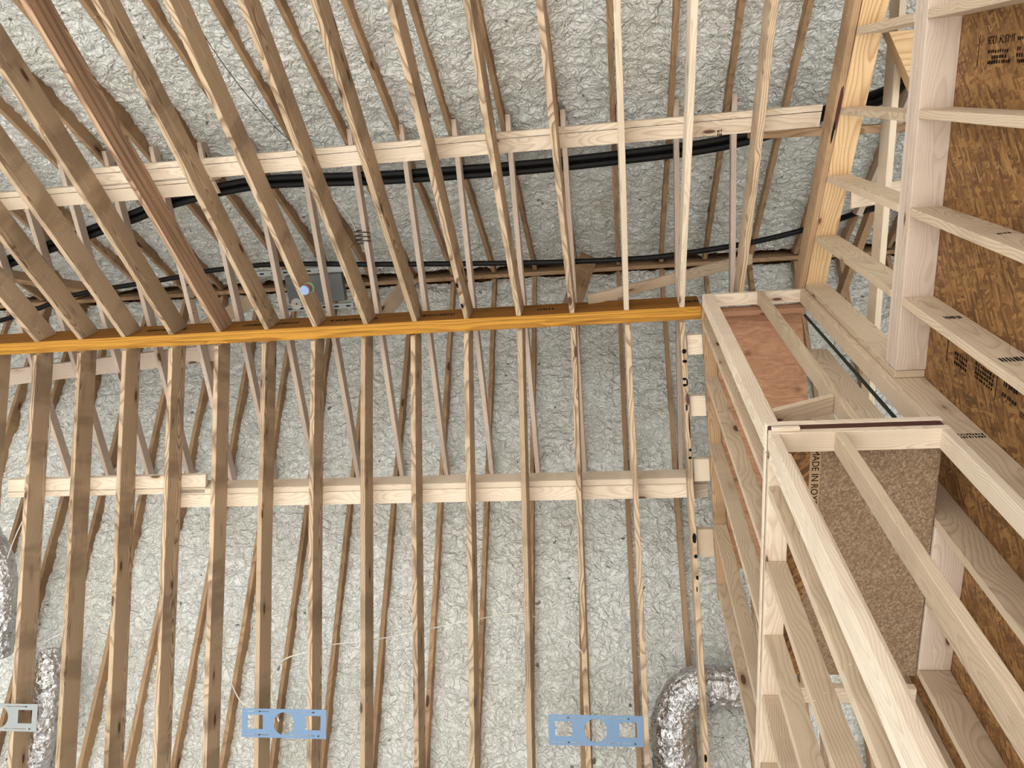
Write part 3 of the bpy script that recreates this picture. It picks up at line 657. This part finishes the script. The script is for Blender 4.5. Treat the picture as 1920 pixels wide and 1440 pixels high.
duct([V(-5.25, 3.95, 4.65), V(-5.20, 3.6, 4.80), V(-5.26, 3.25, 4.98), V(-5.5, 2.95, 5.15)], .12, 'dull foil duct at the left frame edge above the grey plate')

# ------------------------------------------------------------------ cables
def cable(pts, label, mat='cable', r=.0045):
    return tag(tube('cable', pts, r, M[mat], 6, n=6), label, 'cable')
q = lambda x, y, h=.25: V(x, y, zl(y)+h)
cable([q(-4.90, 3.9), q(-4.818, 3.858), q(-4.632, 3.764), q(-4.188, 3.625), q(-3.794, 3.533), q(-3.363, 3.376)], 'white cable slanting up from the left foil duct')
cable([q(-2.35, 3.824), q(-1.922, 3.78), q(-1.543, 3.716), q(-1.129, 3.646), q(-.803, 3.611), q(-.565, 3.706), q(-.391, 3.829), q(-.326, 3.962), q(-.343, 4.06), q(-.32, 4.12, .12), q(-.29, 4.16, .03)], 'white cable slung across the lower rafters to the bright blue sky-tinted plate')
cable([q(-3.143, 3.541), q(-3.188, 3.793), q(-3.145, 4.007), q(-3.065, 4.10, .2), q(-2.96, 4.13, .12), q(-2.83, 4.11, .04)], 'thin white cable loop left of the blue-grey sky-tinted plate')
cable([q(-2.62, 4.17, .01), q(-2.70, 4.10, .08), q(-2.76, 4.03, .2), q(-2.70, 3.93, .25), q(-2.50, 3.87), q(-2.33, 3.85)], 'white cable curling into the round hole of the blue-grey sky-tinted plate', r=.006)
cable([q(-4.9, 1.95, .3), q(-4.86, 2.3, .3), q(-4.93, 2.7, .3), q(-5.1, 3.1, .25), q(-5.2, 3.4, .25)], 'white cable hanging at the far left below the beam')
cable([V(-2.60, -.9, 4.9), V(-2.44, -.4, 5.05), V(-2.25, .0, 5.2), V(-2.10, .2, 5.30)], 'thin black wire running beside the fifth and sixth upper rafters', 'wire', .0028)
cable([V(-2.35, .36, 5.9), V(-2.2, .58, 5.95), V(-2.07, .75, 5.93), V(-2.02, .9, 5.93)], 'thin white wire between strongback and coil', r=.0028)
cp = [V(-2.00+.055*math.cos(a), .86+.012*math.sin(a)+.034*(a/6.28), 5.99+.075*math.sin(a)) for a in [i*.5 for i in range(0, 45)]]
cable(cp, 'dark wire coiled around a collar tie above the beam', 'wire', .0045)
cable([V(-2.03, .93, 5.93), V(-2.12, 1.04, 5.9), V(-2.1, 1.15, 5.9)], 'loose dark wire end hanging under the coil', 'wire', .003)

# ------------------------------------------------------------------ fixtures near the ridge
e = bpy.data.objects.new('light_housing_pan', None); C.objects.link(e); e.location = V(-2.65, 1.42, 6.5); bpy.context.view_layer.update()
tag(e, 'grey slotted steel light housing pan above the fifth and sixth upper rafters', 'light fixture')
board('pan', (-2.95, -2.42), (1.31, 1.56), (6.50, 6.56), plain('dull_grey_steel', (.42, .44, .45), .45, .4), axis=0, parent=e)
for yy, xa in ((1.24, -3.2), (1.575, -3.0)):
    r_ = board('rail', (xa, -2.34), (yy, yy+.05), (6.47, 6.50), M['steel'], axis=0, parent=e)
    for i in range(6): board('slot', (xa+.04+.11*i, xa+.08+.11*i), (yy+.018, yy+.032), (6.467, 6.4705), M['dark'], axis=0, parent=r_, bev=0)
def disc(name, loc, r, d, mat, parent, axis=Vector((0, 0, 1))):
    bm = bmesh.new(); bmesh.ops.create_cone(bm, cap_ends=True, segments=32, radius1=r, radius2=r, depth=d)
    bmesh.ops.bevel(bm, geom=[x for x in bm.edges if x.calc_face_angle(0) > 1], offset=min(r, d)*.15, segments=2, affect='EDGES')
    me = bpy.data.meshes.new(name); bm.to_mesh(me); bm.free()
    return link(name, me, Matrix.Translation(loc) @ axis.to_track_quat('Z', 'Y').to_matrix().to_4x4(), mat, parent)
e = bpy.data.objects.new('junction_cap', None); C.objects.link(e); e.location = V(-2.30, 1.195, 5.42); bpy.context.view_layer.update()
tag(e, 'pale blue round cap with copper and green rings hanging by the seventh upper rafter', 'fixture')
disc('cap', V(-2.310, 1.197, 5.40), .036, .02, M['bluecap'], e); disc('copper_ring', V(-2.304, 1.194, 5.425), .038, .018, M['copper'], e); disc('green_ring', V(-2.296, 1.192, 5.450), .043, .012, M['green'], e)
sp = [V(-2.79+(.008+.0085*a/6.28)*math.cos(a), 1.515+(.008+.0085*a/6.28)*math.sin(a), 6.29) for a in [i*.4 for i in range(0, 78)]]
cable(sp, 'flat spiral of pale wire hanging under the light housing pan', 'cable', .0030)
